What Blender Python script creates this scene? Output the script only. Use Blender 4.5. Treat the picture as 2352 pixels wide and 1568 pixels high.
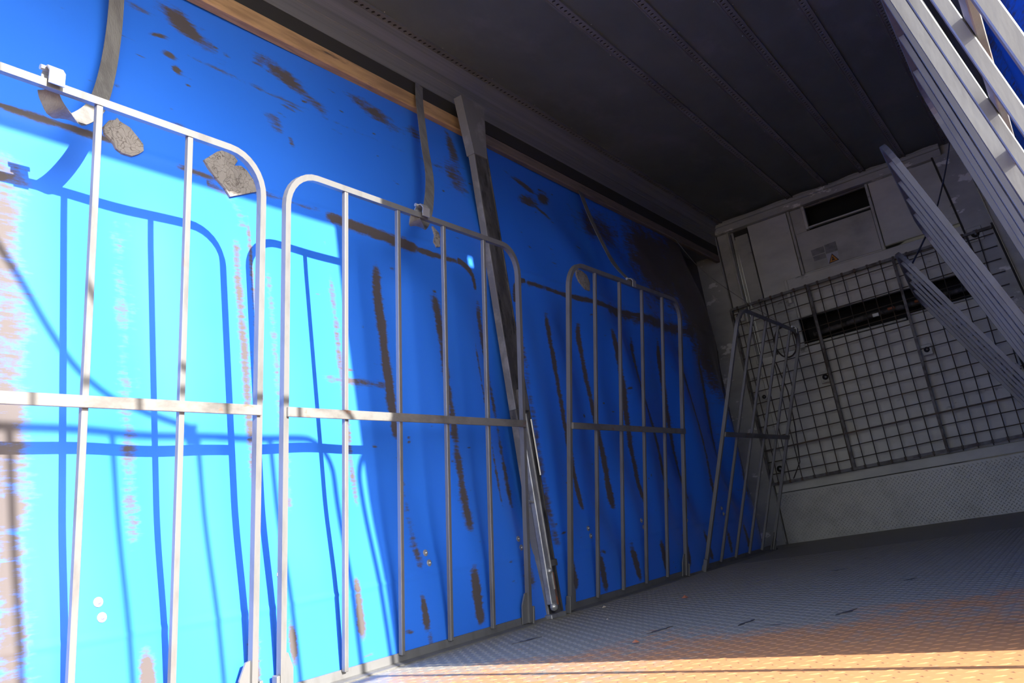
import bpy, bmesh, math, random
import numpy as np
from mathutils import Matrix, Vector
for o in list(bpy.data.objects): bpy.data.objects.remove(o)
random.seed(7)
S = bpy.context.scene
COL = S.collection

# ------------------------------------------------------------ camera
CAMP = (2.24, 0.0, 0.32)
Rm = ((0.80469926, 0.2651627, 0.53117591), (0.57233329, -0.10870696, -0.81278374), (-0.15777741, 0.95805613, -0.23923785))
cd = bpy.data.cameras.new('camera'); cam = bpy.data.objects.new('camera', cd); COL.objects.link(cam)
m = Matrix(Rm).to_4x4(); m.translation = CAMP
cam.matrix_world = m
cd.sensor_width = 36; cd.lens = 36 * 1900 / 2352; cd.clip_start = .02; cd.clip_end = 500
S.camera = cam
# ------------------------------------------------------------ light
w = bpy.data.worlds.new('sky'); S.world = w; w.use_nodes = True
nt = w.node_tree
for n in list(nt.nodes): nt.nodes.remove(n)
sky = nt.nodes.new('ShaderNodeTexSky'); sky.sky_type = 'NISHITA'; sky.sun_disc = False
sky.sun_elevation = math.radians(22.4); sky.sun_rotation = math.radians(101.3)
bg = nt.nodes.new('ShaderNodeBackground'); bg.inputs[1].default_value = 0.52
wo = nt.nodes.new('ShaderNodeOutputWorld')
bw = nt.nodes.new('ShaderNodeRGBToBW'); hz = nt.nodes.new('ShaderNodeMix'); hz.data_type = 'RGBA'; hz.inputs['Factor'].default_value = .88   # hazy, whitish sky
nt.links.new(sky.outputs[0], bw.inputs[0]); nt.links.new(sky.outputs[0], hz.inputs[6]); nt.links.new(bw.outputs[0], hz.inputs[7])
nt.links.new(hz.outputs[2], bg.inputs[0]); nt.links.new(bg.outputs[0], wo.inputs[0])
sd = bpy.data.lights.new('sun', 'SUN'); sd.energy = 16.0; sd.angle = math.radians(.53); sd.color = (1, .95, .88)
sun = bpy.data.objects.new('sun', sd); COL.objects.link(sun)
sun.rotation_euler = Vector((-1, .2, -.405)).to_track_quat('-Z', 'Y').to_euler(); sun.location = (6, -1, 4)
S.view_settings.view_transform = 'Standard'; S.view_settings.look = 'None'
S.view_settings.gamma = 1; S.view_settings.use_curve_mapping = False
S.view_settings.exposure = 0.35

# ------------------------------------------------------------ materials
def mat(name, col, rough=.6, metal=0.0, col2=None, nscale=8, stretch=(1, 1, 1), lo=.45, hi=.65, bump=0, bscale=60, col3=None, n3=20, lo3=.62, hi3=.7, spec=.5):
    mt = bpy.data.materials.new(name); mt.use_nodes = True
    t = mt.node_tree; b = t.nodes['Principled BSDF']
    b.inputs['Roughness'].default_value = rough; b.inputs['Metallic'].default_value = metal
    b.inputs['Specular IOR Level'].default_value = spec
    tc = t.nodes.new('ShaderNodeTexCoord'); mp = t.nodes.new('ShaderNodeMapping'); mp.inputs['Scale'].default_value = stretch
    geo = t.nodes.new('ShaderNodeNewGeometry')
    t.links.new(geo.outputs['Position'], mp.inputs[0])
    def layer(prev, c, sc, lo, hi, off):
        n = t.nodes.new('ShaderNodeTexNoise'); n.inputs['Scale'].default_value = sc; n.inputs['Detail'].default_value = 7; n.inputs['Roughness'].default_value = .62
        add = t.nodes.new('ShaderNodeVectorMath'); add.inputs[1].default_value = (off, off * 2, off * 3)
        t.links.new(mp.outputs[0], add.inputs[0]); t.links.new(add.outputs[0], n.inputs['Vector'])
        r = t.nodes.new('ShaderNodeMapRange'); r.inputs['From Min'].default_value = lo; r.inputs['From Max'].default_value = hi
        t.links.new(n.outputs['Fac'], r.inputs['Value'])
        mx = t.nodes.new('ShaderNodeMix'); mx.data_type = 'RGBA'
        t.links.new(r.outputs[0], mx.inputs['Factor'])
        if isinstance(prev, tuple): mx.inputs[6].default_value = (*prev, 1)
        else: t.links.new(prev, mx.inputs[6])
        mx.inputs[7].default_value = (*c, 1)
        return mx.outputs[2]
    out = col
    if col2: out = layer(out, col2, nscale, lo, hi, 0)
    if col3: out = layer(out, col3, n3, lo3, hi3, 5.3)
    if isinstance(out, tuple): b.inputs['Base Color'].default_value = (*out, 1)
    else: t.links.new(out, b.inputs['Base Color'])
    if bump:
        n = t.nodes.new('ShaderNodeTexNoise'); n.inputs['Scale'].default_value = bscale; n.inputs['Detail'].default_value = 4
        t.links.new(mp.outputs[0], n.inputs['Vector'])
        bp = t.nodes.new('ShaderNodeBump'); bp.inputs['Strength'].default_value = bump; bp.inputs['Distance'].default_value = .01
        t.links.new(n.outputs['Fac'], bp.inputs['Height']); t.links.new(bp.outputs[0], b.inputs['Normal'])
    return mt

M = {}
M['galv'] = mat('galvanised_steel', (.165, .165, .163), .42, .3, (.125, .122, .118), 14, (1, 1, .3), .5, .7, .05, 90, (.22, .12, .07), 26, .70, .76)
M['rail'] = mat('worn_crossbar_steel', (.185, .18, .17), .5, .25, (.12, .113, .104), 10, (1, .6, 1), .45, .62, .1, 80, (.20, .10, .06), 18, .60, .68)
M['bright'] = mat('bright_zinc', (.42, .42, .41), .38, .6, (.4, .39, .37), 30)
M['strap'] = mat('grey_webbing', (.16, .155, .145), .85, 0, (.11, .105, .10), 30, (1, 1, .15), .4, .6, .3, 200)
M['ceil'] = mat('grey_ceiling_sheet', (.31, .34, .31), .5, .1, (.21, .235, .21), 1.3, (1, .6, 1), .4, .7, .04, 6, (.42, .42, .43), 2.2, .55, .75)
M['ceilrail'] = mat('ceiling_rail_metal', (.22, .22, .22), .5, .3, (.15, .15, .15), 6, (1, .3, 1))
M['hole'] = mat('dark_hole', (.02, .02, .02), .9)
M['cant'] = mat('aluminium_cantrail', (.26, .255, .25), .5, .3, (.20, .20, .20), 5, (1, .1, 8), .4, .6)
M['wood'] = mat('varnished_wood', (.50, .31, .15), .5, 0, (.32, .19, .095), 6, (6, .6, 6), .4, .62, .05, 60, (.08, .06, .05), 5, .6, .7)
M['wood2'] = mat('darker_grey_wood', (.20, .155, .12), .7, 0, (.13, .105, .085), 6, (6, .6, 6))  # darker, greyer copy of the batten wood, for the stretch beyond the pillar
M['gap'] = mat('black_gap', (.03, .028, .025), .8)
M['white'] = mat('off_white_panel', (.56, .56, .50), .5, 0, (.42, .42, .375), 3, (1, 1, 2), .4, .7, 0, 60, (.12, .115, .10), 5, .64, .74)
M['white2'] = mat('grey_white_steel', (.44, .44, .40), .5, .1, (.30, .30, .27), 4, (1, 1, 1.5), .4, .7, 0, 60, (.09, .085, .08), 6, .62, .72)
M['post'] = mat('scuffed_post_paint', (.40, .40, .365), .55, .1, (.29, .29, .265), 3, (1, 1, 2), .4, .7, 0, 60, (.72, .72, .68), 5, .60, .64)
M['kick'] = mat('kick_plate_steel', (.46, .46, .42), .5, .2, (.36, .36, .33), 5)
M['black'] = mat('black_void', (.012, .012, .012), .9)
M['wire'] = mat('rusty_wire', (.07, .062, .055), .7, .3, (.13, .09, .06), 14)
M['meshframe'] = mat('guard_frame_steel', (.17, .165, .16), .6, .3, (.07, .06, .055), 9, (1, 1, 1), .45, .6)
M['rust'] = mat('rust_red', (.36, .12, .05), .8, 0, (.14, .09, .07), 18)
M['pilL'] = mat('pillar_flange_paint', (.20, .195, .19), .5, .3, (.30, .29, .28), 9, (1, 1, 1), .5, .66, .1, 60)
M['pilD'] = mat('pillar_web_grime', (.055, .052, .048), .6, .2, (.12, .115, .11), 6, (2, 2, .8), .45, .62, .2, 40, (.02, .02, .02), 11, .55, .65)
M['steel'] = mat('lever_steel', (.36, .37, .38), .4, .5, (.22, .22, .22), 9)
M['floor'] = None
M['patch'] = mat('cracked_grey_patch', (.27, .25, .225), .8, 0, (.20, .185, .165), 9, (1, 1, 1), .4, .6, .3, 120)
M['orange'] = mat('warning_orange', (.55, .22, .03), .6)
M['stickw'] = mat('sticker_pale', (.40, .41, .46), .5)
M['stickg'] = mat('sticker_grey', (.22, .22, .22), .6, 0, (.15, .15, .15), 20)
M['ink'] = mat('sticker_ink', (.04, .03, .03), .7)
M['grit'] = mat('pale_grit', (.5, .42, .3), .9)
M['ground'] = mat('yard_concrete', (.36, .34, .31), .9, 0, (.27, .255, .235), 2)

# crackle veins on the patch
t = M['patch'].node_tree; b = t.nodes['Principled BSDF']
geo = [n for n in t.nodes if n.type == 'NEW_GEOMETRY'][0]
vo = t.nodes.new('ShaderNodeTexVoronoi'); vo.feature = 'DISTANCE_TO_EDGE'; vo.inputs['Scale'].default_value = 34
nz = t.nodes.new('ShaderNodeTexNoise'); nz.inputs['Scale'].default_value = 18
mx = t.nodes.new('ShaderNodeVectorMath'); mx.operation = 'MULTIPLY_ADD'; mx.inputs[1].default_value = (.12, .12, .12)
t.links.new(geo.outputs['Position'], nz.inputs['Vector']); t.links.new(nz.outputs['Color'], mx.inputs[0]); t.links.new(geo.outputs['Position'], mx.inputs[2])
t.links.new(mx.outputs[0], vo.inputs['Vector'])
mr = t.nodes.new('ShaderNodeMapRange'); mr.inputs['From Min'].default_value = .0; mr.inputs['From Max'].default_value = .05
t.links.new(vo.outputs['Distance'], mr.inputs['Value'])
old = b.inputs['Base Color'].links[0].from_socket
mm = t.nodes.new('ShaderNodeMix'); mm.data_type = 'RGBA'; mm.inputs[6].default_value = (.09, .075, .065, 1)
t.links.new(mr.outputs[0], mm.inputs['Factor']); t.links.new(old, mm.inputs[7]); t.links.new(mm.outputs[2], b.inputs['Base Color'])

def curtain_mat(name):
    mt = bpy.data.materials.new(name); mt.use_nodes = True; t = mt.node_tree; b = t.nodes['Principled BSDF']
    L = t.links.new
    b.inputs['Roughness'].default_value = .42; b.inputs['Specular IOR Level'].default_value = .35
    geo = t.nodes.new('ShaderNodeNewGeometry')
    mp = t.nodes.new('ShaderNodeMapping'); mp.inputs['Scale'].default_value = (1, 1, 1); L(geo.outputs['Position'], mp.inputs[0])
    at = t.nodes.new('ShaderNodeAttribute'); at.attribute_name = 'dirt'
    n1 = t.nodes.new('ShaderNodeTexNoise'); n1.inputs['Scale'].default_value = 9; n1.inputs['Detail'].default_value = 9; n1.inputs['Roughness'].default_value = .7
    L(mp.outputs[0], n1.inputs['Vector'])
    mp2 = t.nodes.new('ShaderNodeMapping'); mp2.inputs['Scale'].default_value = (1, 1.2, 9); L(geo.outputs['Position'], mp2.inputs[0])
    n2 = t.nodes.new('ShaderNodeTexNoise'); n2.inputs['Scale'].default_value = 10; n2.inputs['Detail'].default_value = 8; n2.inputs['Roughness'].default_value = .7
    L(mp2.outputs[0], n2.inputs['Vector'])
    ad = t.nodes.new('ShaderNodeMath'); ad.operation = 'ADD'; L(n1.outputs['Fac'], ad.inputs[0]); L(n2.outputs['Fac'], ad.inputs[1])
    ml = t.nodes.new('ShaderNodeMath'); ml.operation = 'MULTIPLY_ADD'; ml.inputs[1].default_value = 1.1; ml.inputs[2].default_value = -1.1; L(ad.outputs[0], ml.inputs[0])
    sm = t.nodes.new('ShaderNodeMath'); sm.operation = 'ADD'; L(at.outputs['Fac'], sm.inputs[0]); L(ml.outputs[0], sm.inputs[1])
    mr = t.nodes.new('ShaderNodeMapRange'); mr.interpolation_type = 'SMOOTHSTEP'; mr.inputs['From Min'].default_value = .30; mr.inputs['From Max'].default_value = .72
    L(sm.outputs[0], mr.inputs['Value'])
    # slight fading of the blue
    n3 = t.nodes.new('ShaderNodeTexNoise'); n3.inputs['Scale'].default_value = 1.6; n3.inputs['Detail'].default_value = 5; L(geo.outputs['Position'], n3.inputs['Vector'])
    bl = t.nodes.new('ShaderNodeMix'); bl.data_type = 'RGBA'; bl.inputs[6].default_value = (.020, .150, .72, 1); bl.inputs[7].default_value = (.034, .185, .74, 1)
    L(n3.outputs['Fac'], bl.inputs['Factor'])
    mx = t.nodes.new('ShaderNodeMix'); mx.data_type = 'RGBA'; mx.inputs[7].default_value = (.085, .068, .050, 1)
    fm = t.nodes.new('ShaderNodeMath'); fm.operation = 'MULTIPLY'; fm.inputs[1].default_value = .97; L(mr.outputs[0], fm.inputs[0])
    L(fm.outputs[0], mx.inputs['Factor']); L(bl.outputs[2], mx.inputs[6]); L(mx.outputs[2], b.inputs['Base Color'])
    bp = t.nodes.new('ShaderNodeBump'); bp.inputs['Strength'].default_value = .06; bp.inputs['Distance'].default_value = .01
    n4 = t.nodes.new('ShaderNodeTexNoise'); n4.inputs['Scale'].default_value = 7; n4.inputs['Detail'].default_value = 2; L(geo.outputs['Position'], n4.inputs['Vector'])
    L(n4.outputs['Fac'], bp.inputs['Height']); L(bp.outputs[0], b.inputs['Normal'])
    return mt
M['curtain'] = curtain_mat('blue_tarpaulin')

def floor_mat():
    mt = bpy.data.materials.new('tread_floor'); mt.use_nodes = True; t = mt.node_tree; b = t.nodes['Principled BSDF']; L = t.links.new
    b.inputs['Roughness'].default_value = .55
    geo = t.nodes.new('ShaderNodeNewGeometry'); sp = t.nodes.new('ShaderNodeSeparateXYZ'); L(geo.outputs['Position'], sp.inputs[0])
    n1 = t.nodes.new('ShaderNodeTexNoise'); n1.inputs['Scale'].default_value = 2.2; n1.inputs['Detail'].default_value = 9; n1.inputs['Roughness'].default_value = .68
    L(geo.outputs['Position'], n1.inputs['Vector'])
    n2 = t.nodes.new('ShaderNodeTexNoise'); n2.inputs['Scale'].default_value = 30; n2.inputs['Detail'].default_value = 5; L(geo.outputs['Position'], n2.inputs['Vector'])
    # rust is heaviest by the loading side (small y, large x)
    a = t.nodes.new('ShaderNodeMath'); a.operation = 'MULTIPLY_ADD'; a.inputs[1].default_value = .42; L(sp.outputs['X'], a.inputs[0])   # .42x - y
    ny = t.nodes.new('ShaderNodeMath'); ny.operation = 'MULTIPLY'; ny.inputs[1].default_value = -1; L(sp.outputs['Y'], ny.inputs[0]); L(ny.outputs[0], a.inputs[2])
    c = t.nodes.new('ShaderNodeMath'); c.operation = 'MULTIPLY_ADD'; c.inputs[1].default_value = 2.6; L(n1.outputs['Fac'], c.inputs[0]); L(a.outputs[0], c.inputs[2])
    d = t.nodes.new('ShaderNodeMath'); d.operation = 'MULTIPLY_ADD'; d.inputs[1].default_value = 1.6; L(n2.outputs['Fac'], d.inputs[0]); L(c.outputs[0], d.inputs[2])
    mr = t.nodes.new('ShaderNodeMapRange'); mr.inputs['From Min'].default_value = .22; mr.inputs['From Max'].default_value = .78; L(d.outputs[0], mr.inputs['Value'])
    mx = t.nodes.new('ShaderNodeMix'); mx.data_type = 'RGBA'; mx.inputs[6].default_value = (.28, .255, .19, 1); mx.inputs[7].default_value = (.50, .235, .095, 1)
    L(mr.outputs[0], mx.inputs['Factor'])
    # rare dark scrapes
    mp = t.nodes.new('ShaderNodeMapping'); mp.inputs['Scale'].default_value = (1.2, 6, 1); mp.inputs['Rotation'].default_value = (0, 0, .9); L(geo.outputs['Position'], mp.inputs[0])
    n3 = t.nodes.new('ShaderNodeTexNoise'); n3.inputs['Scale'].default_value = 2.3; n3.inputs['Detail'].default_value = 4; L(mp.outputs[0], n3.inputs['Vector'])
    m3 = t.nodes.new('ShaderNodeMapRange'); m3.inputs['From Min'].default_value = .70; m3.inputs['From Max'].default_value = .76; L(n3.outputs['Fac'], m3.inputs['Value'])
    mx2 = t.nodes.new('ShaderNodeMix'); mx2.data_type = 'RGBA'; mx2.inputs[7].default_value = (.04, .035, .03, 1); L(m3.outputs[0], mx2.inputs['Factor']); L(mx.outputs[2], mx2.inputs[6])
    L(mx2.outputs[2], b.inputs['Base Color'])
    return mt
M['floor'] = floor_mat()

# ------------------------------------------------------------ helpers
def link(o, parent=None):
    COL.objects.link(o)
    if parent: o.parent = parent
    return o
def tag(o, label=None, cat=None, group=None, kind=None):
    if label: o['label'] = label
    if cat: o['category'] = cat
    if group: o['group'] = group
    if kind: o['kind'] = kind
    return o
def empty(name, loc=(0, 0, 0), rot=(0, 0, 0)):
    o = bpy.data.objects.new(name, None); link(o); o.location = loc; o.rotation_euler = rot; o.empty_display_size = .1
    return o
def obj(name, bm, m, parent=None, smooth=False, recalc=True):
    if recalc: bmesh.ops.recalc_face_normals(bm, faces=bm.faces[:])
    me = bpy.data.meshes.new(name); bm.to_mesh(me); bm.free()
    for mm in (m if isinstance(m, (list, tuple)) else [m]): me.materials.append(mm)
    if smooth:
        for p in me.polygons: p.use_smooth = True
        try: me.set_sharp_from_angle(angle=math.radians(40))
        except Exception: pass
    return link(bpy.data.objects.new(name, me), parent)
def B(): return bmesh.new()
def box(bm, x0, x1, y0, y1, z0, z1, bev=0, mi=0):
    vs = [bm.verts.new((x, y, z)) for x in (x0, x1) for y in (y0, y1) for z in (z0, z1)]
    fs = [bm.faces.new([vs[i] for i in q]) for q in ((0, 1, 3, 2), (4, 6, 7, 5), (0, 4, 5, 1), (2, 3, 7, 6), (0, 2, 6, 4), (1, 5, 7, 3))]
    for f in fs: f.material_index = mi
    if bev:
        es = list({e for f in fs for e in f.edges})
        bmesh.ops.bevel(bm, geom=es, offset=bev, segments=1, affect='EDGES')
    return bm
def prism(bm, pts, axis, a, b):
    """extrude the 2D polygon pts along axis from a to b (axis x: pts=(y,z); y: (x,z); z: (x,y))"""
    def P(p, t):
        return (t, p[0], p[1]) if axis == 'x' else (p[0], t, p[1]) if axis == 'y' else (p[0], p[1], t)
    va = [bm.verts.new(P(p, a)) for p in pts]; vb = [bm.verts.new(P(p, b)) for p in pts]
    bm.faces.new(va); bm.faces.new(vb[::-1])
    for i in range(len(pts)): bm.faces.new((va[i], va[(i + 1) % len(pts)], vb[(i + 1) % len(pts)], vb[i]))
    return bm
def sweep(bm, path, w, h, side, n=4, rad=None):
    """sweep a rectangle (w along 'side', h along the in-plane normal) or a round tube (rad) along path"""
    path = [Vector(p) for p in path]; side = Vector(side).normalized(); rings = []
    for i, p in enumerate(path):
        d = (path[min(i + 1, len(path) - 1)] - path[max(i - 1, 0)]).normalized()
        s = (side - d * side.dot(d)).normalized(); nn = d.cross(s)
        k = 1
        if 0 < i < len(path) - 1:
            d1 = (p - path[i - 1]).normalized(); k = 1 / max(.5, d.dot(d1))
        if rad: off = [s * math.cos(a) * rad + nn * math.sin(a) * rad for a in [2 * math.pi * j / n for j in range(n)]]
        else: off = [s * (w / 2) * a + nn * (h / 2) * b_ * k for a, b_ in ((-1, -1), (1, -1), (1, 1), (-1, 1))]
        rings.append([bm.verts.new(p + o) for o in off])
    q = len(rings[0])
    for a, b_ in zip(rings, rings[1:]):
        for j in range(q): bm.faces.new((a[j], a[(j + 1) % q], b_[(j + 1) % q], b_[j]))
    bm.faces.new(rings[0]); bm.faces.new(rings[-1][::-1])
    return bm
def disc(bm, c, axis, r, h, n=12, dome=0, r2=None):
    """short cylinder with a domed or tapered top pointing along axis"""
    c = Vector(c); ax = Vector(axis).normalized(); u = ax.orthogonal().normalized(); v = ax.cross(u)
    prof = [(r, 0), (r, h * .6), (r * .75 if r2 is None else r2, h)]
    if dome: prof += [(r * .4, h + dome * .8), (r * .12, h + dome)]
    rg = [[bm.verts.new(c + ax * z + (u * math.cos(2 * math.pi * j / n) + v * math.sin(2 * math.pi * j / n)) * rr) for j in range(n)] for rr, z in prof]
    for a, b_ in zip(rg, rg[1:]):
        for j in range(n): bm.faces.new((a[j], a[(j + 1) % n], b_[(j + 1) % n], b_[j]))
    bm.faces.new(rg[0]); bm.faces.new(rg[-1][::-1])
    return bm
def copy_tree(o, parent=None):
    c = o.copy(); COL.objects.link(c); c.parent = parent
    for ch in list(o.children): copy_tree(ch, c)
    return c

# ------------------------------------------------------------ setting
YB = 6.9     # front bulkhead
YR = -1.6    # open rear end
ground = obj('ground', box(B(), -14, 16, -12, 20, -1.3, -1.2), M['ground']); tag(ground, 'pale concrete yard beneath the truck bed', kind='structure')

# floor plate, raised tread pattern
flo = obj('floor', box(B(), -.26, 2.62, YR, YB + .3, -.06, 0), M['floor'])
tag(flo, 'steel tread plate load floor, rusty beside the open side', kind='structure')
def treads(name, x0, x1, y0, y1, px, py, ln, wd, ht, plane, parent, m):
    verts = []; faces = []
    j = 0; b_ = y0
    while b_ < y1:
        a = x0 + (px / 2 if j % 2 else 0)
        while a < x1:
            ang = (math.pi / 4 if j % 2 else -math.pi / 4) if plane != 'f' else (0.45 if j % 2 else -0.45)
            ca, sa = math.cos(ang), math.sin(ang); i0 = len(verts)
            for (u, v, k) in ((-ln, 0, 0), (0, -wd, 0), (ln, 0, 0), (0, wd, 0), (-ln * .45, 0, 1), (ln * .45, 0, 1)):
                U = a + u * ca - v * sa; V = b_ + u * sa + v * ca
                verts.append((U, V, k * ht) if plane == 'f' else (U, plane_y - k * ht, V))
            faces += [(i0, i0 + 1, i0 + 4), (i0 + 1, i0 + 5, i0 + 4), (i0 + 1, i0 + 2, i0 + 5), (i0 + 2, i0 + 3, i0 + 5), (i0 + 3, i0 + 4, i0 + 5), (i0 + 3, i0, i0 + 4)]
            a += px
        b_ += py; j += 1
    if plane != 'f': faces = [f[::-1] for f in faces][:] if False else faces
    me = bpy.data.meshes.new(name); me.from_pydata(verts, [], faces); me.materials.append(m)
    o = link(bpy.data.objects.new(name, me), parent); o['kind'] = 'stuff'
    return o
treads('tread_pattern', .16, 2.5, 1.1, 5.2, .046, .023, .012, .0042, .0012, 'f', flo, M['floor'])

# ---- left tarpaulin curtain
def smooth(a, b_, x): 
    t_ = np.clip((x - a) / (b_ - a), 0, 1); return t_ * t_ * (3 - 2 * t_)
def curtain_x(y, z):
    y = np.asarray(y, float); z = np.asarray(z, float)
    low = .148
    mid = .120
    x = low + (mid - low) * smooth(.22, .6, z)
    x = x + .004 * smooth(1.35, 1.66, z) - .110 * smooth(1.66, 2.5, z)
    x = x - .022 * smooth(.30, .25, z) * smooth(0, .25, z) * 0
    # vertical billows pressing against the gate bars
    amp = smooth(.05, .5, z) * (1 - smooth(1.35, 1.62, z)) * (.35 + .65 * smooth(2.0, 2.8, y))
    x = x + amp * (.020 * np.sin(y * 7.3 + .6 * np.sin(y * 2.1) + z * .8) + .010 * np.sin(y * 17 + z * 1.3) - .012)
    amp2 = smooth(1.7, 2.1, z) * (1 - smooth(2.3, 2.55, z))
    x = x + amp2 * .015 * np.sin(y * 2.3 + z * 3)
    # diagonal drape deeper inside
    x = x + .016 * smooth(3.2, 4.5, y) * np.sin((y + z * .55) * 9) * (1 - smooth(1.9, 2.4, z)) * smooth(.15, .6, z)
    # weld seam of the hem
    x = x + .004 * np.exp(-((z - (.27 + .01 * np.sin(y * 3))) / .006) ** 2)
    x = x + .004 * np.exp(-((z - 1.665) / .012) ** 2)
    x = x - .29 * smooth(5.9, 6.85, y)
    return np.where(y > 5.9, np.maximum(x, -.165), x)
def rng_noise(shape, seed, cy, cz):
    r = np.random.RandomState(seed).rand(cy + 2, cz + 2)
    yy = np.linspace(0, cy, shape[0]); zz = np.linspace(0, cz, shape[1])
    iy = yy.astype(int); iz = zz.astype(int); fy = (yy - iy)[:, None]; fz = (zz - iz)[None, :]
    fy = fy * fy * (3 - 2 * fy); fz = fz * fz * (3 - 2 * fz)
    return (r[iy][:, iz] * (1 - fy) * (1 - fz) + r[iy + 1][:, iz] * fy * (1 - fz) + r[iy][:, iz + 1] * (1 - fy) * fz + r[iy + 1][:, iz + 1] * fy * fz)
def dirt_left(Y, Z):
    D = np.zeros_like(Y)
    def add(v):
        nonlocal D
        D = np.maximum(D, v)
    def vs(y0, hw, z0, z1, s, tilt=0):      # vertical smear
        yc = y0 + tilt * (Z - z0)
        add(s * np.exp(-((Y - yc) / hw) ** 2) * smooth(z0 - .05, z0 + .03, Z) * (1 - smooth(z1 - .10, z1 + .03, Z)))
    def hs(z0, hh, y0, y1, s, tilt=0):
        zc = z0 + tilt * (Y - y0)
        add(s * np.exp(-((Z - zc) / hh) ** 2) * smooth(y0 - .05, y0 + .05, Y) * (1 - smooth(y1 - .05, y1 + .05, Y)))
    def blob(y0, z0, ry, rz, s, rot=0):
        dy = Y - y0; dz = Z - z0; c, s_ = math.cos(rot), math.sin(rot)
        add(s * np.exp(-((dy * c + dz * s_) / ry) ** 2 - ((-dy * s_ + dz * c) / rz) ** 2))
    def arc(yc, zc, r, hw, s, right=True):
        d = np.hypot(Y - yc, Z - zc)
        q = ((Y > yc) if right else (Y < yc)) & (Z > zc)
        add(s * np.exp(-((d - r) / hw) ** 2) * q)
    # where the upper rails of the folded gates rub
    hs(1.672, .015, .5, 1.35, .95); hs(1.655, .014, 1.45, 2.1, .62); hs(1.645, .028, 2.1, 2.62, 1.0, -.05); hs(1.615, .015, 2.6, 2.9, .85)
    arc(2.90, 1.50, .12, .018, .9); arc(3.45, 1.49, .13, .02, .85, False)
    hs(1.615, .018, 3.45, 5.0, .9); hs(1.60, .045, 4.3, 5.6, .6)
    arc(1.58, 1.50, .13, .022, .5)
    # bar smears
    vs(.955, .065, .55, 1.56, .74); vs(.95, .055, .0, .62, .70); vs(1.275, .035, .5, 1.45, .52); vs(1.31, .03, .9, 1.5, .35)
    vs(1.275, .024, .10, .245, 1.1); vs(.92, .03, .05, .26, 1.0)
    vs(1.68, .020, .62, 1.5, .62); vs(1.735, .010, .9, 1.58, .60); vs(1.60, .022, .06, .24, .9); vs(1.745, .018, .10, .25, .95)
    vs(1.80, .02, .55, 1.4, .45)
    vs(2.10, .022, .55, 1.45, .62); vs(2.03, .022, .12, .36, .95)
    vs(2.365, .032, .80, 1.53, .98); vs(2.37, .03, .3, .8, .50); vs(2.35, .022, .10, .245, 1.1); vs(2.36, .02, .02, .12, .6)
    vs(2.69, .035, .42, 1.46, .78, .005); vs(2.66, .03, .07, .30, 1.05)
    vs(3.045, .030, .5, 1.50, .70); vs(2.96, .012, .5, 1.3, .6); vs(3.04, .05, .15, .28, .7)
    vs(3.32, .035, .3, 1.5, .55); vs(3.40, .03, .10, .28, .9)
    for y_, st in ((3.62, .85), (3.99, .9), (4.33, .85), (4.66, .75), (5.0, .75), (5.35, .7), (5.7, .7), (6.05, .7)):
        vs(y_, .026, .45, 1.50, st, -.02); vs(y_ + .05, .03, .06, .26, st)
    # grime on the upper sheet
    blob(1.49, 2.19, .05, .012, .95, .35); blob(1.52, 2.12, .03, .018, .9); blob(1.535, 2.06, .02, .018, .85)
    blob(1.62, 2.30, .12, .05, .85, -.5); blob(1.44, 2.28, .06, .02, .7)
    blob(2.06, 2.28, .14, .05, .75, -.35); blob(2.2, 2.2, .09, .05, .6, -.6); blob(2.55, 2.3, .2, .05, .6, -.3); blob(2.85, 2.28, .1, .06, .6)
    hs(2.16, .012, 1.6, 3.0, .42, -.02)
    blob(1.95, 2.0, .05, .06, .45); blob(2.0, 1.94, .015, .03, .6)
    blob(3.05, 2.1, .1, .12, .55); blob(3.1, 2.3, .05, .12, .7)
    blob(3.75, 2.28, .14, .03, .85, -.2); blob(3.72, 2.17, .12, .05, .85, .2); blob(3.95, 2.25, .10, .05, .8, .5); blob(3.86, 2.12, .12, .02, .8, -.4)
    blob(4.6, 2.2, .3, .15, .6); blob(5.3, 2.1, .35, .3, .7); blob(5.9, 1.9, .4, .5, .75)
    hs(1.0, .02, 2.0, 2.4, .6)
    rr = random.Random(4)
    for i in range(70):
        blob(rr.uniform(1.0, 4.2), rr.uniform(1.72, 2.35), rr.uniform(.01, .05), rr.uniform(.003, .007), rr.uniform(.5, .85), rr.uniform(-.3, .1))
    for i in range(60):
        blob(rr.uniform(1.9, 4.5), rr.uniform(.05, 1.6), rr.uniform(.008, .03), rr.uniform(.004, .010), rr.uniform(.5, .8), rr.uniform(-.3, .3))
    D = D + .20 * (rng_noise(D.shape, 3, 26, 12) - .45)
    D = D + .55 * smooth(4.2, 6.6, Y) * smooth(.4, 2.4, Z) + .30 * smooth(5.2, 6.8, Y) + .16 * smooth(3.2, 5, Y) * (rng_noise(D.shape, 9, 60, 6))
    return D.clip(0, 1.2)
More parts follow.
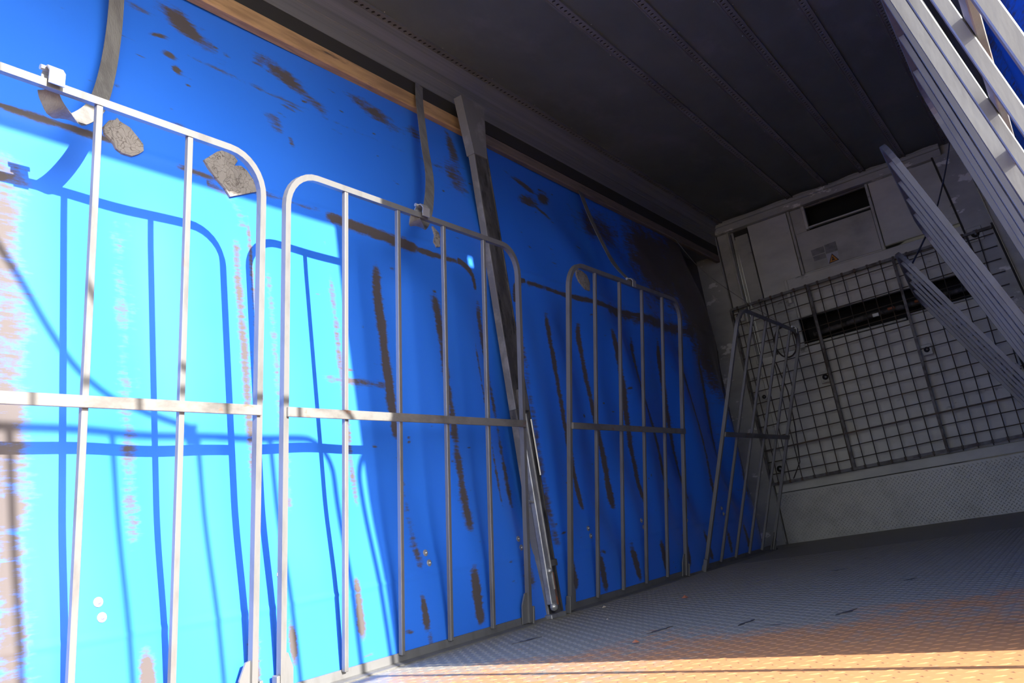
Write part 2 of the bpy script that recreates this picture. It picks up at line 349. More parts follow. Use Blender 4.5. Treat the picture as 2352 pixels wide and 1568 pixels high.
def grid_curtain(name, ys, zs, fx, dirt, mt, hole=None):
    Y, Z = np.meshgrid(ys, zs, indexing='ij'); X = fx(Y, Z)
    ny, nz_ = Y.shape; co = np.stack([X, Y, Z], -1).reshape(-1, 3)
    idx = np.arange(ny * nz_).reshape(ny, nz_)
    q = np.stack([idx[:-1, :-1], idx[1:, :-1], idx[1:, 1:], idx[:-1, 1:]], -1).reshape(-1, 4)
    if hole is not None:
        c = co[q].mean(1); q = q[~((np.abs(c[:, 1] - hole[0]) < hole[2]) & (np.abs(c[:, 2] - hole[1]) < hole[3]))]
    me = bpy.data.meshes.new(name); me.vertices.add(len(co)); me.vertices.foreach_set('co', co.ravel())
    me.loops.add(q.size); me.loops.foreach_set('vertex_index', q.ravel().astype(np.int32))
    me.polygons.add(len(q)); me.polygons.foreach_set('loop_start', np.arange(0, q.size, 4, dtype=np.int32)); me.polygons.foreach_set('use_smooth', np.ones(len(q), bool))
    me.update(calc_edges=True)
    a = me.attributes.new('dirt', 'FLOAT', 'POINT'); a.data.foreach_set('value', dirt(Y, Z).ravel().astype(np.float32))
    me.materials.append(mt)
    return link(bpy.data.objects.new(name, me))
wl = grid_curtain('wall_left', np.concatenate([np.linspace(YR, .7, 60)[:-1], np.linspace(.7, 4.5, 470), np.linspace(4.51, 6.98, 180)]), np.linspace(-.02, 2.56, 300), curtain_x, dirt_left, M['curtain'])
tag(wl, 'blue tarpaulin side curtain with grimy rub marks, left side of the truck', kind='structure')

# ---- right curtain, slid back: its free edge hangs at y = 1.7
def rcurt_x(y, z):
    y = np.asarray(y, float); z = np.asarray(z, float)
    t_ = 1 - z / 2.56
    x = 2.30 + .22 * np.sin(np.clip(t_, 0, 1) * math.pi * .5) ** .8 + .02 * smooth(2.2, 1.7, y)
    x = x + .018 * np.sin(y * 9 + z) * smooth(2.5, 2.0, z) + .012 * np.sin(y * 23 + z * 2) * smooth(2.5, 2.2, z)
    return x
def dirt_right(Y, Z):
    D = .22 + .5 * (rng_noise(Y.shape, 21, 14, 8) - .35)
    for y_ in (1.8, 2.1, 2.45, 2.8, 3.1, 3.6, 4.0, 4.4): D = np.maximum(D, .75 * np.exp(-((Y - y_ - .03 * Z) / .035) ** 2))
    D = np.maximum(D, .8 * np.exp(-((Z - 1.62) / .03) ** 2)); D = np.maximum(D, .9 * np.exp(-((Y - 1.71) / .02) ** 2))
    return D.clip(0, 1.1)
wr = grid_curtain('wall_right', np.linspace(1.70, 6.95, 300), np.linspace(-.02, 2.56, 130), rcurt_x, dirt_right, M['curtain'], hole=(2.555, 2.524, .016, .016))
tag(wr, 'blue tarpaulin side curtain hanging behind the right-hand gates', kind='structure')

# ---- curtain details: rivet pairs and glued patches (parts of the curtain)
rv = None
def rivet_mesh():
    bm = B(); disc(bm, (0, 0, 0), (1, 0, 0), .0125, .004, 16); disc(bm, (.003, 0, 0), (1, 0, 0), .0055, .004, 10, .003); return bm
for i, yy in enumerate((.58, 1.156, 1.728, 2.421, 3.016, 3.615, 4.203, 4.8, 5.4)):
    for dz in (.356, .318):
        y2 = yy + (.006 if dz < .33 else 0)
        if rv is None: rv = o = obj('rivet', rivet_mesh(), M['bright'], wl, True)
        else: o = rv.copy(); COL.objects.link(o)
        o.parent = wl; o.location = (float(curtain_x(y2, dz)) + .001, y2, dz - .002)
def patch(pts, parent=wl, th=.009):
    bm = B(); n = len(pts)
    fa = [bm.verts.new((float(curtain_x(y, z)) + th, y, z)) for y, z in pts]
    fb = [bm.verts.new((float(curtain_x(y, z)) - .002, y, z)) for y, z in pts]
    bm.faces.new(fa); bm.faces.new(fb[::-1])
    for i in range(n): bm.faces.new((fa[i], fa[(i + 1) % n], fb[(i + 1) % n], fb[i]))
    bmesh.ops.triangulate(bm, faces=[f for f in bm.faces if len(f.verts) > 4])
    return obj('glued_patch', bm, M['patch'], parent)
PX = {}
Mn = np.array([[0.80469926, -0.2651627, -0.53117591], [0.57233329, 0.10870696, 0.81278374], [-0.15777741, -0.95805613, 0.23923785]])
def px_on_x(px, py, xv):      # surveying aid: point of the plane x = xv sighted at a photo pixel
    d = Mn @ np.array([px - 1176, py - 784, 1900.]); t_ = (xv - CAMP[0]) / d[0]
    return CAMP[1] + d[1] * t_, CAMP[2] + d[2] * t_
def px_on_curtain(px, py):
    xv = .1
    for _ in range(5): y, z = px_on_x(px, py, xv); xv = float(curtain_x(y, z)) + .006
    return y, z
patch([px_on_curtain(*p) for p in ((237, 291), (250, 277), (264, 276), (268, 271), (274, 279), (297, 293), (316, 316), (328, 332), (329, 347), (318, 354), (303, 359), (280, 352), (266, 341), (257, 324), (240, 307))])
patch([px_on_curtain(*p) for p in ((468, 367), (497, 349), (515, 344), (528, 347), (535, 356), (545, 370), (537, 381), (552, 381), (566, 392), (580, 412), (590, 440), (560, 446), (528, 452), (514, 430), (498, 412), (484, 393))])
patch([px_on_curtain(*p) for p in ((993, 519), (1001, 528), (1007, 535), (1010, 545), (1010, 567), (1003, 567), (997, 556), (999, 540))])
patch([px_on_curtain(*p) for p in ((1323, 617), (1335, 622), (1347, 632), (1354, 650), (1354, 668), (1345, 664), (1330, 646), (1324, 632))])

# ---- roof
ceil = obj('ceiling', box(B(), .05, 2.32, YR, YB + .32, 2.84, 2.87), M['ceil']); tag(ceil, 'dark grey sheet roof lining in strips', kind='structure')
seams = [.11, .74, 1.035, 1.335, 1.64, 1.95]
for i in range(len(seams)):
    a = seams[i] + .02; b_ = (seams[i + 1] if i + 1 < len(seams) else 2.30) - .02
    bm = B(); n = 40; rr = random.Random(i)
    ys = [YR + (YB + .05 - YR) * k / n for k in range(n + 1)]
    R = [[bm.verts.new((a + (b_ - a) * j / 6, y, 2.785 + .006 * math.sin(y * (3.1 + i * .4) + j * .9 + i) * (j not in (0, 6)))) for j in range(7)] for y in ys]
    for r1, r2 in zip(R, R[1:]):
        for j in range(6): bm.faces.new((r1[j], r1[j + 1], r2[j + 1], r2[j]))
    bmesh.ops.solidify(bm, geom=bm.faces[:], thickness=.004)
    obj('roof_panel', bm, M['ceil'], ceil, True)
def perforated_rail(xc, parent, ln):
    """pressed seam rail with a row of real round holes"""
    bm = B(); p = .036; k = 0; y = YR; hw = .021; r = .0105; z = 2.776
    while y < YB:
        yc = y + p / 2
        sq = [(-1, -1), (0, -1), (1, -1), (1, 0), (1, 1), (0, 1), (-1, 1), (-1, 0)]
        out = [bm.verts.new((xc + a * hw, yc + b_ * p / 2, z)) for a, b_ in sq]
        inn = [bm.verts.new((xc + r * math.cos(math.atan2(b_, a)), yc + r * math.sin(math.atan2(b_, a)), z)) for a, b_ in sq]
        up = [bm.verts.new((v.co.x, v.co.y, z + .006)) for v in inn]
        for j in range(8):
            j2 = (j + 1) % 8
            bm.faces.new((out[j], out[j2], inn[j2], inn[j])); bm.faces.new((inn[j], inn[j2], up[j2], up[j]))
        y += p
    for s in (-1, 1): box(bm, xc + s * hw - .003, xc + s * hw + .003, YR, YB, z - .004, z + .012)
    o = obj('perforated_rail', bm, M['ceilrail'], parent, recalc=False); o['kind'] = 'stuff'
    o2 = obj('rail_backing', box(B(), xc - hw, xc + hw, YR, YB, z + .007, z + .02), M['hole'], parent)
for s in seams: perforated_rail(s, ceil, 1)
first = None
for s in seams:
    y = .4
    while y < YB - .2:
        for dx in (-.032, .032):
            if first is None:
                bm = B(); disc(bm, (0, 0, 0), (0, 0, -1), .0035, .002, 8, .002); first = o = obj('roof_rivet', bm, M['bright'], ceil)
            else: o = first.copy(); COL.objects.link(o); o.parent = ceil
            o.location = (s + dx, y + (.1 if dx > 0 else 0), 2.782)
        y += .42

# left cantrail, dark gap and wooden batten
bm = B(); prism(bm, [(-.30, 2.50), (-.012, 2.50), (-.012, 2.60), (.035, 2.60), (.036, 2.575), (.046, 2.575), (.050, 2.66), (.055, 2.662), (.060, 2.70), (.085, 2.745), (.10, 2.785), (.10, 2.86), (-.30, 2.86)], 'y', YR, YB + .32)
tr = obj('trim_1', bm, M['cant']); tag(tr, 'grey aluminium roof rail above the left curtain', kind='structure')
bm = B(); box(bm, -.012, .044, YR, YB, 2.494, 2.600); box(bm, .006, .030, YR, YB, 2.585, 2.606)  # black filler for the gap between batten and cantrail
tr = obj('trim_2', bm, M['gap']); tag(tr, 'black strip filling the gap above the wooden batten', kind='structure')
bm = B(); a = YR
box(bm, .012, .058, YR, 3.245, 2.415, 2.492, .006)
tr = obj('trim_7', box(B(), .012, .050, 3.25, YB - .06, 2.425, 2.490, .006), M['wood2']); tag(tr, 'darker grey-brown batten beyond the dark pillar, above the left curtain', kind='structure')
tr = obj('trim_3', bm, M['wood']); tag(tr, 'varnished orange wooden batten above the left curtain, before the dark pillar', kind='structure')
bm = B(); prism(bm, [(2.335, 2.55), (2.30, 2.55), (2.285, 2.62), (2.24, 2.70), (2.20, 2.785), (2.20, 2.87), (2.335, 2.87)], 'y', YR, YB + .32)
box(bm, 2.300, 2.325, YR, 1.71, 2.502, 2.552)  # added lip over the open part, sets the sun's upper edge on the left curtain
tr = obj('trim_4', bm, M['cant']); tag(tr, 'grey aluminium roof rail above the right curtain, with an added shading lip', kind='structure')
# floor edge angle on the left and right
bm = B(); prism(bm, [(.10, 0), (.155, 0), (.155, .012), (.118, .016), (.112, .035), (.10, .035)], 'y', YR, 6.3)
tr = obj('trim_5', bm, M['rail']); tag(tr, 'steel edge angle along the foot of the left curtain', kind='structure')
bm = B(); prism(bm, [(2.45, 0), (2.40, 0), (2.40, .012), (2.437, .016), (2.443, .035), (2.45, .035)], 'y', YR, 6.3)
tr = obj('trim_6', bm, M['rail']); tag(tr, 'steel edge angle along the foot of the right curtain', kind='structure')

# ------------------------------------------------------------ front bulkhead
Y = YB
wf = obj('wall_front', box(B(), -.19, 2.52, Y + .26, Y + .30, 0, 2.84), M['black']); tag(wf, 'grey steel front bulkhead with service hatch and dark ventilation slot', kind='structure')
def part(name, m, *boxes, bev=.003, parent=wf):
    bm = B()
    for q in boxes: box(bm, *q, bev=bev)
    return obj(name, bm, m, parent)
part('header_beam', M['post'], (.02, 1.90, Y - .055, Y + .02, 2.672, 2.742), (.02, 1.90, Y - .075, Y - .05, 2.728, 2.755), (.02, 1.90, Y - .02, Y + .25, 2.755, 2.80))
part('corner_post', M['post'], (-.185, .045, Y - .05, Y + .04, 0, 2.70))
part('corner_post_edge', M['white2'], (.045, .052, Y - .052, Y - .03, .02, 2.70))
part('inner_frame', M['white2'], (.052, .160, Y - .01, Y + .02, .48, 2.672), (.150, .168, Y - .045, Y + .02, 1.47, 2.665))
part('side_recess', M['white2'], (.168, .200, Y + .03, Y + .05, .48, 2.672), (.200, .315, Y + .012, Y + .03, .48, 2.62))
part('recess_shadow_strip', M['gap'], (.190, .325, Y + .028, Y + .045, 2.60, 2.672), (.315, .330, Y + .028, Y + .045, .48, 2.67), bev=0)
part('left_panel', M['white'], (.330, .672, Y - .004, Y + .03, 2.0, 2.672))
part('left_strip', M['white2'], (.330, .560, Y - .002, Y + .03, 1.52, 2.0))
part('header_closure', M['white2'], (-.19, 2.52, Y + .05, Y + .08, 2.676, 2.86), bev=0)
# hatch
part('hatch_side_frame', M['white2'], (.680, .702, Y - .018, Y + .03, 2.105, 2.672), (1.318, 1.340, Y - .018, Y + .03, 2.105, 2.672))
part('hatch_board', M['white2'], (.705, 1.315, Y + .0, Y + .03, 2.12, 2.46), (.702, .80, Y + .006, Y + .03, 2.46, 2.672))
part('hatch_lip', M['white'], (.80, .824, Y - .012, Y + .03, 2.47, 2.672), (.80, 1.318, Y - .008, Y + .03, 2.478, 2.492))
part('hatch_bottom_strip', M['white'], (.702, 1.318, Y - .010, Y + .02, 2.105, 2.118))
part('right_panel', M['white'], (1.345, 1.90, Y - .004, Y + .03, 2.135, 2.672))
part('ledge', M['white'], (.530, 1.90, Y - .035, Y + .03, 2.005, 2.100), (.530, .555, Y - .045, Y - .03, 1.90, 2.10))
part('upper_panel', M['white'], (.560, 1.90, Y + .0, Y + .03, 1.765, 2.003))
part('slot_lip', M['white2'], (.56, 1.84, Y - .012, Y + .03, 1.757, 1.772), (.56, 1.35, Y - .02, Y + .03, 1.525, 1.542), (1.36, 1.84, Y - .012, Y + .03, 1.552, 1.566))
part('lower_panel', M['white'], (.06, .70, Y + .0, Y + .03, .48, 1.52), (.706, 1.365, Y + .0, Y + .03, .48, 1.52), (1.371, 2.1, Y + .0, Y + .03, .48, 1.55))
part('panel_joint', M['white2'], (.695, .712, Y - .006, Y + .02, .48, 1.52), (1.360, 1.380, Y - .006, Y + .02, .48, 1.55))
part('slot_end', M['black'], (1.83, 1.90, Y + .01, Y + .03, 1.55, 1.77), bev=0)
part('waist_strip', M['white'], (.055, 2.45, Y - .014, Y + .03, .405, .478))
plane_y = Y - .020
part('void_lining', M['black'], (.50, .55, Y + .031, Y + .26, 1.5, 1.8), (1.85, 1.9, Y + .031, Y + .26, 1.5, 1.8), (.5, 1.9, Y + .031, Y + .26, 1.78, 1.82), (.5, 1.9, Y + .031, Y + .26, 1.48, 1.52), (.76, .80, Y + .031, Y + .26, 2.4, 2.84), (1.345, 1.38, Y + .031, Y + .26, 2.4, 2.84), (.76, 1.38, Y + .031, Y + .26, 2.42, 2.47), bev=0)
kp = part('kick_plate', M['kick'], (.055, 2.45, Y - .020, Y + .03, 0, .40))
treads('plate_studs', .07, 2.4, .015, .39, .030, .015, .0105, .0038, .003, 'w', wf, M['kick'])
# machinery seen through the slot
bm = B(); sweep(bm, [(.62, Y + .14, 1.63), (1.1, Y + .14, 1.655), (1.8, Y + .14, 1.665)], 0, 0, (0, 1, 0), 10, .025)
obj('slot_pipe', bm, M['pilD'], wf, True)
part('pipe_clamp', M['bright'], (1.10, 1.15, Y + .10, Y + .13, 1.63, 1.66))
part('rusty_clamp', M['rust'], (1.22, 1.275, Y + .10, Y + .13, 1.655, 1.675), (1.42, 1.45, Y + .10, Y + .13, 1.655, 1.675))
# slanted right corner post and outer cheek
bm = B(); prism(bm, [(2.10, 0), (2.30, 0), (2.02, 2.68), (1.84, 2.68)], 'y', Y - .05, Y + .05); obj('corner_post', bm, M['post'], wf)
bm = B(); prism(bm, [(2.086, 0), (2.10, 0), (1.84, 2.68), (1.826, 2.68)], 'y', Y - .058, Y - .02); obj('corner_post_edge', bm, M['gap'], wf)
bm = B(); prism(bm, [(2.302, 0), (2.52, 0), (2.40, 2.70), (2.022, 2.70)], 'y', Y - .0, Y + .05); obj('outer_cheek', bm, M['white2'], wf)
bm = B(); prism(bm, [(2.19, .9), (2.205, .9), (2.085, 2.05), (2.07, 2.05)], 'y', Y - .062, Y - .03); obj('post_crease', bm, M['gap'], wf)
# lashing points: plate + ring
def lash(x, z, s=1.0, pl=True):
    bm = B()
    if pl: box(bm, x - .045 * s, x + .045 * s, Y - .062, Y - .052, z - .05 * s, z + .05 * s, .003)
    else: disc(bm, (x, Y - .05, z), (0, -1, 0), .04 * s, .008, 14)
    o = obj('lashing_plate', bm, M['white2'], wf)
    bm = B(); disc(bm, (x, Y - .062, z), (0, -1, 0), .026 * s, .012, 12, .0, .018 * s); obj('socket', bm, M['black'], o)
    bm = B(); disc(bm, (x + .004, Y - .07, z), (0, -1, 0), .010 * s, .008, 10, .005); obj('stud', bm, M['bright'], o)
lash(1.958, 2.003, 1.1); lash(1.431, 1.256, .8); lash(.669, 1.235, .9); lash(.104, 1.91, .9); lash(.153, 1.193, .6, False); lash(.144, .594, 1.0, False)
# cable loop hanging in front of the slot's left end
bm = B(); pts = [(.42 + .09 * math.cos(a), Y - .02, 1.60 + .13 * math.sin(a)) for a in [k * math.pi / 10 for k in range(21)]]
sweep(bm, pts, 0, 0, (0, 1, 0), 6, .006)
cb = obj('cable_loop', bm, M['ink'], None, True); tag(cb, 'black cable loop hung at the left end of the dark slot', 'cable')
bm = B(); sweep(bm, [(.30, Y - .015, 1.46), (.34, Y - .02, 1.2), (.33, Y - .02, .9), (.30, Y - .02, .62), (.22, Y - .02, .50)], 0, 0, (0, 1, 0), 6, .004)
cb = obj('cable', bm, M['ink'], None, True); tag(cb, 'thin black cable running down the bulkhead behind the mesh', 'cable')
# stickers
def sticker(name, quad, m, yo, label, cat):
    bm = B(); prism(bm, quad, 'y', Y - yo - .002, Y - yo); o = obj(name, bm, m)
    if label: tag(o, label, cat)
    return o
wsn = sticker('warning_sticker', [(.900, 2.135), (.992, 2.137), (.996, 2.217), (.902, 2.216)], M['stickw'], .001, 'pale square sticker with an orange warning triangle on the hatch board', 'sticker')
bm = B(); prism(bm, [(.905, 2.134), (.989, 2.142), (.946, 2.210)], 'y', Y - .0045, Y - .003); obj('triangle_border', bm, M['ink'], wsn)
bm = B(); prism(bm, [(.914, 2.140), (.979, 2.146), (.946, 2.199)], 'y', Y - .0060, Y - .0045); obj('triangle', bm, M['orange'], wsn)
bm = B(); box(bm, .941, .951, Y - .0075, Y - .006, 2.165, 2.180); prism(bm, [(.932, 2.150), (.961, 2.152), (.953, 2.164), (.939, 2.164)], 'y', Y - .0075, Y - .006)
obj('pictogram', bm, M['ink'], wsn)
sticker('sticker', [(.902, 2.222), (.996, 2.224), (.996, 2.300), (.904, 2.296)], M['stickg'], .001, 'blank grey sticker directly above the orange warning triangle', 'sticker')
sticker('sticker', [(.795, 2.238), (.896, 2.240), (.897, 2.292), (.793, 2.288)], M['stickg'], .001, 'upper of two worn grey stickers left of the warning triangle', 'sticker')
sticker('sticker', [(.800, 2.190), (.896, 2.192), (.896, 2.232), (.797, 2.230)], M['stickg'], .001, 'lower of two worn grey stickers, left of the warning triangle', 'sticker')

# ---- wire mesh guard standing in front of the bulkhead
mg = empty('mesh_guard', (.05, Y - .075, .46)); tag(mg, 'dark wire mesh guard fixed across the front bulkhead', 'guard')
mg_y = 0
def mpart(name, m, bm): return obj(name, bm, m, mg)
xs0, xs1, zs0, zs1 = 0, 2.02, .02, 1.52
def gz(x): return .035 * x / 2     # slight rise to the right as mounted
bm = B(); sweep(bm, [(0, 0, zs1), (xs1, 0, zs1 + gz(2))], .022, .02, (0, 1, 0)); mpart('top_rail', M['meshframe'], bm)
bm = B(); sweep(bm, [(0, 0, zs0), (xs1, 0, zs0 + gz(2))], .022, .022, (0, 1, 0)); mpart('bottom_rail', M['meshframe'], bm)
for x in (0, .665, 1.33): bm = B(); sweep(bm, [(x, -.004, zs0), (x, -.004, zs1 + gz(x))], .018, .02, (0, 1, 0)); mpart('upright', M['meshframe'], bm)
bm = B(); sweep(bm, [(0, -.008, .295), (xs1, -.008, .295 + gz(2))], .011, .012, (0, 1, 0)); mpart('heavy_wire', M['wire'], bm)
k = 0; x = .06; rw = random.Random(2)
while x < xs1:
    bm = B(); j = rw.uniform(-.008, .008); sweep(bm, [(x, -.002, zs0), (x + j, -.004, .5), (x + j * .3, -.002, 1.0), (x, -.002, zs1 + gz(x))], 0, 0, (0, 1, 0), 4, .0036); mpart('vertical_wire', M['wire'], bm); x += .098
z = .10
while z < zs1 - .03:
    bm = B(); j = rw.uniform(-.006, .006); sweep(bm, [(0, .004, z), (.6, .003, z + gz(.6) + j), (1.4, .004, z + gz(1.4) - j), (xs1, .004, z + gz(2))], 0, 0, (0, 1, 0), 4, .0036); mpart('horizontal_wire', M['wire'], bm); z += .098
for x in np.arange(.1, 2.0, .098):
    pass
bm = B()
for x in np.arange(.06, 2.0, .098):
    for zz in (zs0, zs1): box(bm, x - .008, x + .008, -.016, .012, zz + gz(x) - .013, zz + gz(x) + .013)
o = obj('wire_clip', bm, M['wire'], mg); o['kind'] = 'stuff'

# ------------------------------------------------------------ curtain pillar (left, between gates)
pil = empty('curtain_pillar', (.088, 3.165, 0)); tag(pil, 'dark steel curtain pillar on the left side between the second and third gates', 'pillar')
def pp(name, m, bm, parent=None, smooth=False): return obj(name, bm, m, parent or pil, smooth)
# local coords: x into the room, y depth
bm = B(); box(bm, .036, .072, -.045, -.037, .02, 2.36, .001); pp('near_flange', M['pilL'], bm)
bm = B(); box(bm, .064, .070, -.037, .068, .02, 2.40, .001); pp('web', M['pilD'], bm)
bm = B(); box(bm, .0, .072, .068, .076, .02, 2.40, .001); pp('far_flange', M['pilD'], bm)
bm = B(); prism(bm, [(-.050, 2.22), (.056, 2.22), (.105, 2.53), (-.085, 2.53)], 'x', .030, .078); pp('head_gusset', M['pilL'], bm)
bm = B(); box(bm, .0, .095, -.06, .06, 0, .02, .003); pp('base_plate', M['steel'], bm)
lv = pp('latch_lever', M['steel'], box(B(), .074, .100, -.052, -.008, .06, .92, .003))
pp('lever_edge', M['bright'], box(B(), .100, .104, -.014, -.009, .12, .90), lv)
pp('pivot_bolt', M['bright'], disc(B(), (.1, -.03, .20), (1, 0, 0), .012, .01, 12, .004), lv)
pp('foot_bolt', M['bright'], disc(B(), (.095, -.035, .05), (1, -.4, 0), .018, .016, 10, .006), lv)
pp('rust_plate', M['rust'], box(B(), .071, .075, -.004, .042, .05, .19, .001))
pp('lock_pin', M['bright'], sweep(B(), [(.09, -.052, .50), (.09, -.085, .505), (.09, -.10, .50)], 0, 0, (0, 0, 1), 8, .006))
pp('stop_block', M['pilD'], box(B(), .072, .10, -.008, .05, .215, .245, .003))
pp('side_rod', M['bright'], sweep(B(), [(.085, .050, .88), (.085, .052, .62)], 0, 0, (0, 1, 0), 6, .005))
pp('bracket', M['pilD'], box(B(), .06, .10, -.085, -.045, .86, .92, .004))
pp('sleeve', M['pilD'], box(B(), .070, .085, -.02, .05, .92, 1.02, .003))

# ------------------------------------------------------------ gates
GW, GH, GR, TB = 1.31, 1.615, .13, .020
def make_gate():
    g = empty('side_gate')
    hb = TB / 2
    path = [(0, hb, .012), (0, hb, GH - GR)]
    path += [(0, hb + (GR - hb) * (1 - math.cos(a)), GH - GR + (GR - hb) * math.sin(a)) for a in [math.pi / 2 * k / 8 for k in range(1, 9)]]
    path += [(0, GW - p[1], p[2]) for p in path[::-1]]
    obj('frame', sweep(B(), path, TB, TB, (1, 0, 0)), M['galv'], g)
    for k in range(1, 5):
        y = GW * k / 5
        obj('bar', box(B(), -hb * .8, hb * .8, y - hb * .82, y + hb * .82, .03, GH - TB, .0015), M['galv'], g)
    bm = B(); box(bm, hb * .9, hb + .010, TB * .5, GW - TB * .5, .818, .848, .0015); obj('crossbar', bm, M['rail'], g)
    bm = B(); prism(bm, [(-.016, 0), (.022, 0), (.022, .006), (-.008, .008), (-.010, .035), (-.016, .035)], 'y', -.01, GW + .01); obj('foot_rail', bm, M['galv'], g)
    for s in (0, 1):
        pts = [(TB * .6, .01), (.055, .01), (.055, .085), (.035, .13), (TB * .6, .135)]
        if s: pts = [(GW - a, b_) for a, b_ in pts]
        obj('foot_plate', prism(B(), pts, 'x', -.006, .000), M['galv'], g)
        yy = -.016 if not s else GW + .004
        obj('hinge_lug', box(B(), -.010, .014, yy, yy + .012, .0, .075, .002), M['galv'], g)
    return g
proto = make_gate()
XL, XR = .162, 2.42
gates = [ # base x, base y, lean, yaw, label
    (XL, .27, math.asin(.255 / GH), 0, 'nearest white side gate along the blue left curtain, sunlit, leaning into the bed'),
    (XL, 1.66, math.asin(.250 / GH), 0, 'second side gate along the left curtain, half in sunlight, before the dark pillar'),
    (XL, 3.285, math.asin(.315 / GH), 0, 'third side gate along the left curtain, grey, just beyond the dark pillar'),
    (XL, 4.86, math.asin(.57 / GH), 0, 'fourth side gate on the left, leaning far inward in front of the bulkhead corner'),
    (XR, .275, -.215, 0, 'nearest right-hand side gate with a sunlit white edge, top right corner'),
    (2.452, 1.72, -.208, .018, 'second right-hand gate, blue-grey bars behind the sunlit one at top right'),
    (2.426, 3.12, -.325, .055, 'third right-hand gate seen edge-on, a bundle of blue-grey bars before the bulkhead'),
    (2.42, 4.45, -.46, .09, 'farthest right-hand gate, dull bars slanting low in front of the wire mesh'),
]
from mathutils import Euler
ROLL = {4: -.022}      # this gate has sagged on its hinges
def gate_mat(i):
    gx, gy, le, ya, _ = gates[i]; ro = ROLL.get(i, 0)
    return Matrix.Translation((gx, gy, .002 + max(0, -GW * math.sin(ro)))) @ Euler((ro, le, ya)).to_matrix().to_4x4()
def gate_pt(i, u, v, off=0): return gate_mat(i) @ Vector((off, u, v))
for i, (gx, gy, le, ya, lab) in enumerate(gates):
    g = proto if i == 0 else copy_tree(proto)
    mt_ = gate_mat(i); g.location = mt_.translation; g.rotation_euler = mt_.to_euler()
    tag(g, lab, 'gate', 'folding side gates along both curtains')

# ------------------------------------------------------------ straps with hooks
def ribbon(pts, wdir, wd, th=.003, sub=6):
    P = [Vector(p) for p in pts]
    out = []
    for i in range(len(P) - 1):
        p0, p1, p2, p3 = P[max(i - 1, 0)], P[i], P[i + 1], P[min(i + 2, len(P) - 1)]
        for k in range(sub):
            t_ = k / sub
            out.append(.5 * ((2 * p1) + (-p0 + p2) * t_ + (2 * p0 - 5 * p1 + 4 * p2 - p3) * t_ ** 2 + (-p0 + 3 * p1 - 3 * p2 + p3) * t_ ** 3))
    out.append(P[-1])
    return sweep(B(), out, wd, th, wdir)
def strap(pts, hook, label, wd=.048, wdir=(0, 1, 0), ang=0):
    s = empty('strap', pts[0])
    o0 = Vector(pts[0])
    obj('webbing', ribbon([Vector(p) - o0 for p in pts], wdir, wd), M['strap'], s, True)
    h = Vector(hook) - o0; bm = B()
    # claw hook bent over the gate's top rail
    c = [(.016, -.020), (.018, -.005), (.022, .012), (.012, .028), (-.006, .030), (-.018, .020), (-.021, .004)]
    sweep(bm, [h + Vector((a, 0, b_)) for a, b_ in c], .038, .004, (0, 1, 0))
    hk = obj('hook', bm, M['bright'], s)
    bm = B(); sweep(bm, [h + Vector((-.006, -.027, .030)), h + Vector((-.006, .027, .030))], 0, 0, (1, 0, 0), 8, .007); obj('hook_roll', bm, M['bright'], hk, True)
    tag(s, label, 'strap', 'webbing straps holding the side gates')
    return s
gt = lambda dx: (XL + dx)
# first strap: hangs from the rail, loops below the gate's top and up to its hook
def P_(px, py, xv): 
    y, z = px_on_x(px, py, xv); return (xv, y, z)
strap([P_(275, -120, .08), P_(268, 0, .10), P_(262, 70, .12), P_(250, 150, .15), P_(232, 220, .20), P_(212, 255, .27), P_(168, 277, .33), P_(132, 255, .365), P_(114, 222, .385), P_(110, 205, .395)],
      (gt(.25) + .012, P_(115, 178, .41)[1], 1.598), 'grey webbing strap looped up to the hook on the nearest left gate')
strap([P_(962, 195, .06), P_(964, 240, .10), P_(975, 330, .16), P_(986, 400, .21), P_(986, 455, .27), P_(978, 500, .33), P_(964, 520, .37), P_(952, 508, .40), P_(953, 495, .41)],
      (gt(.25) + .006, P_(965, 482, .41)[1], 1.598), 'grey webbing strap hooked over the second left gate beside the pillar')
strap([P_(1333, 440, .05), P_(1352, 490, .12), P_(1375, 540, .19), P_(1400, 588, .25), P_(1420, 618, .36), tuple(gate_pt(2, .655, GH + .006))],
      tuple(gate_pt(2, .66, GH - .01)), 'grey strap running down to the third left gate beyond the pillar')
strap([(.09, 5.75, 2.40), (.20, 5.9, 2.12), (.45, 5.98, 1.80), (.66, 6.0, 1.57)], tuple(gate_pt(3, 1.16, GH - .012)), 'thin strap stretched across the bulkhead corner to the fourth left gate', wd=.016)
# right-hand straps
def rstrap(gi, u, pts, label, wd):
    h = gate_pt(gi, u, GH - .012)
    strap(pts + [tuple(h + Vector((.018, 0, .035)))], tuple(h + Vector((.012, 0, .004))), label, wd=wd)
rstrap(4, .76, [(2.28, .42, 2.54), (2.20, .46, 2.25), (2.12, .60, 1.99), (2.10, .67, 1.86), (2.09, .74, 1.76), (2.08, .83, 1.69), (2.075, .91, 1.66)], 'strap holding the nearest right-hand gate, high above the opening', .022)
rstrap(5, .66, [(2.28, 2.3, 2.54), (2.22, 2.3, 2.2), (2.12, 2.3, 1.85)], 'strap from the right roof rail to the second right-hand gate', .04)
rstrap(7, .66, [(2.10, 5.5, 2.54), (2.02, 5.4, 2.2), (1.86, 5.25, 1.8)], 'dark strap slanting to the farthest right-hand gate before the bulkhead', .03)
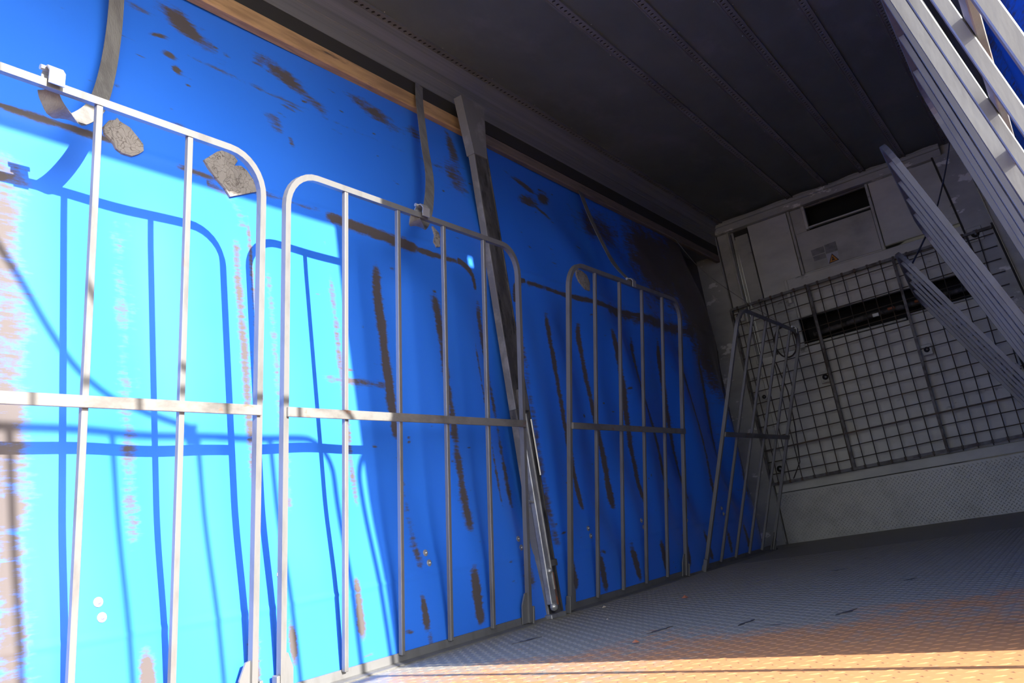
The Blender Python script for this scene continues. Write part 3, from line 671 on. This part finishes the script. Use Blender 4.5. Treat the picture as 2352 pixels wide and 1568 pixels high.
# ------------------------------------------------------------ debris on the floor
rr = random.Random(11)
def chip(x, y, s, m, label, name='grit_crumb'):
    bm = B(); n = 6
    vs = [bm.verts.new((x + s * rr.uniform(.6, 1) * math.cos(a), y + s * rr.uniform(.6, 1) * math.sin(a), .0035)) for a in [2 * math.pi * k / n for k in range(n)]]
    top = bm.verts.new((x, y, .0035 + s * .5))
    for k in range(n): bm.faces.new((vs[k], vs[(k + 1) % n], top))
    bm.faces.new(vs[::-1])
    tag(obj(name, bm, m), label, 'debris')
def px_floor(px, py):
    d = Mn @ np.array([px - 1176, py - 784, 1900.]); t_ = (0 - CAMP[2]) / d[2]; return CAMP[0] + d[0] * t_, CAMP[1] + d[1] * t_
chip(*px_floor(1388, 1396), .014, M['grit'], 'pale crumb on the floor in front of the third gate, larger one')
chip(*px_floor(1396, 1424), .008, M['grit'], 'tiny pale crumb on the floor nearer than the larger one')
chip(*px_floor(1574, 1374), .022, M['rust'], 'reddish flake lying on the floor before the third gate', 'rust_flake')
chip(*px_floor(1460, 1477), .014, M['rust'], 'small reddish flake on the floor near the sunlit strip', 'rust_flake')
# gouged dark scuffs on the tread plate (parts of the floor)
for (ax, ay), (bx, by), wd in (((1487, 1456), (1545, 1438), .012), ((1692, 1438), (1736, 1422), .012), ((1918, 1414), (1968, 1398), .014), ((1175, 1480), (1245, 1462), .016), ((1905, 1312), (1950, 1306), .02), ((2075, 1332), (2105, 1329), .02)):
    p, q = Vector((*px_floor(ax, ay), 0)), Vector((*px_floor(bx, by), 0)); d = (q - p); n = Vector((-d.y, d.x, 0)).normalized() * wd
    bm = B(); m_ = 9; top = []; bot = []
    for k in range(m_):
        t_ = k / (m_ - 1); wv = math.sin(math.pi * t_) * rr.uniform(.35, 1) + .05
        c_ = p + d * t_ + n * rr.uniform(-.4, .4)
        top.append(c_ + n * wv); bot.append(c_ - n * wv)
    prism(bm, [(v.x, v.y) for v in top + bot[::-1]], 'z', .0002, .0016)
    obj('scuff_mark', bm, M['pilD'], flo)
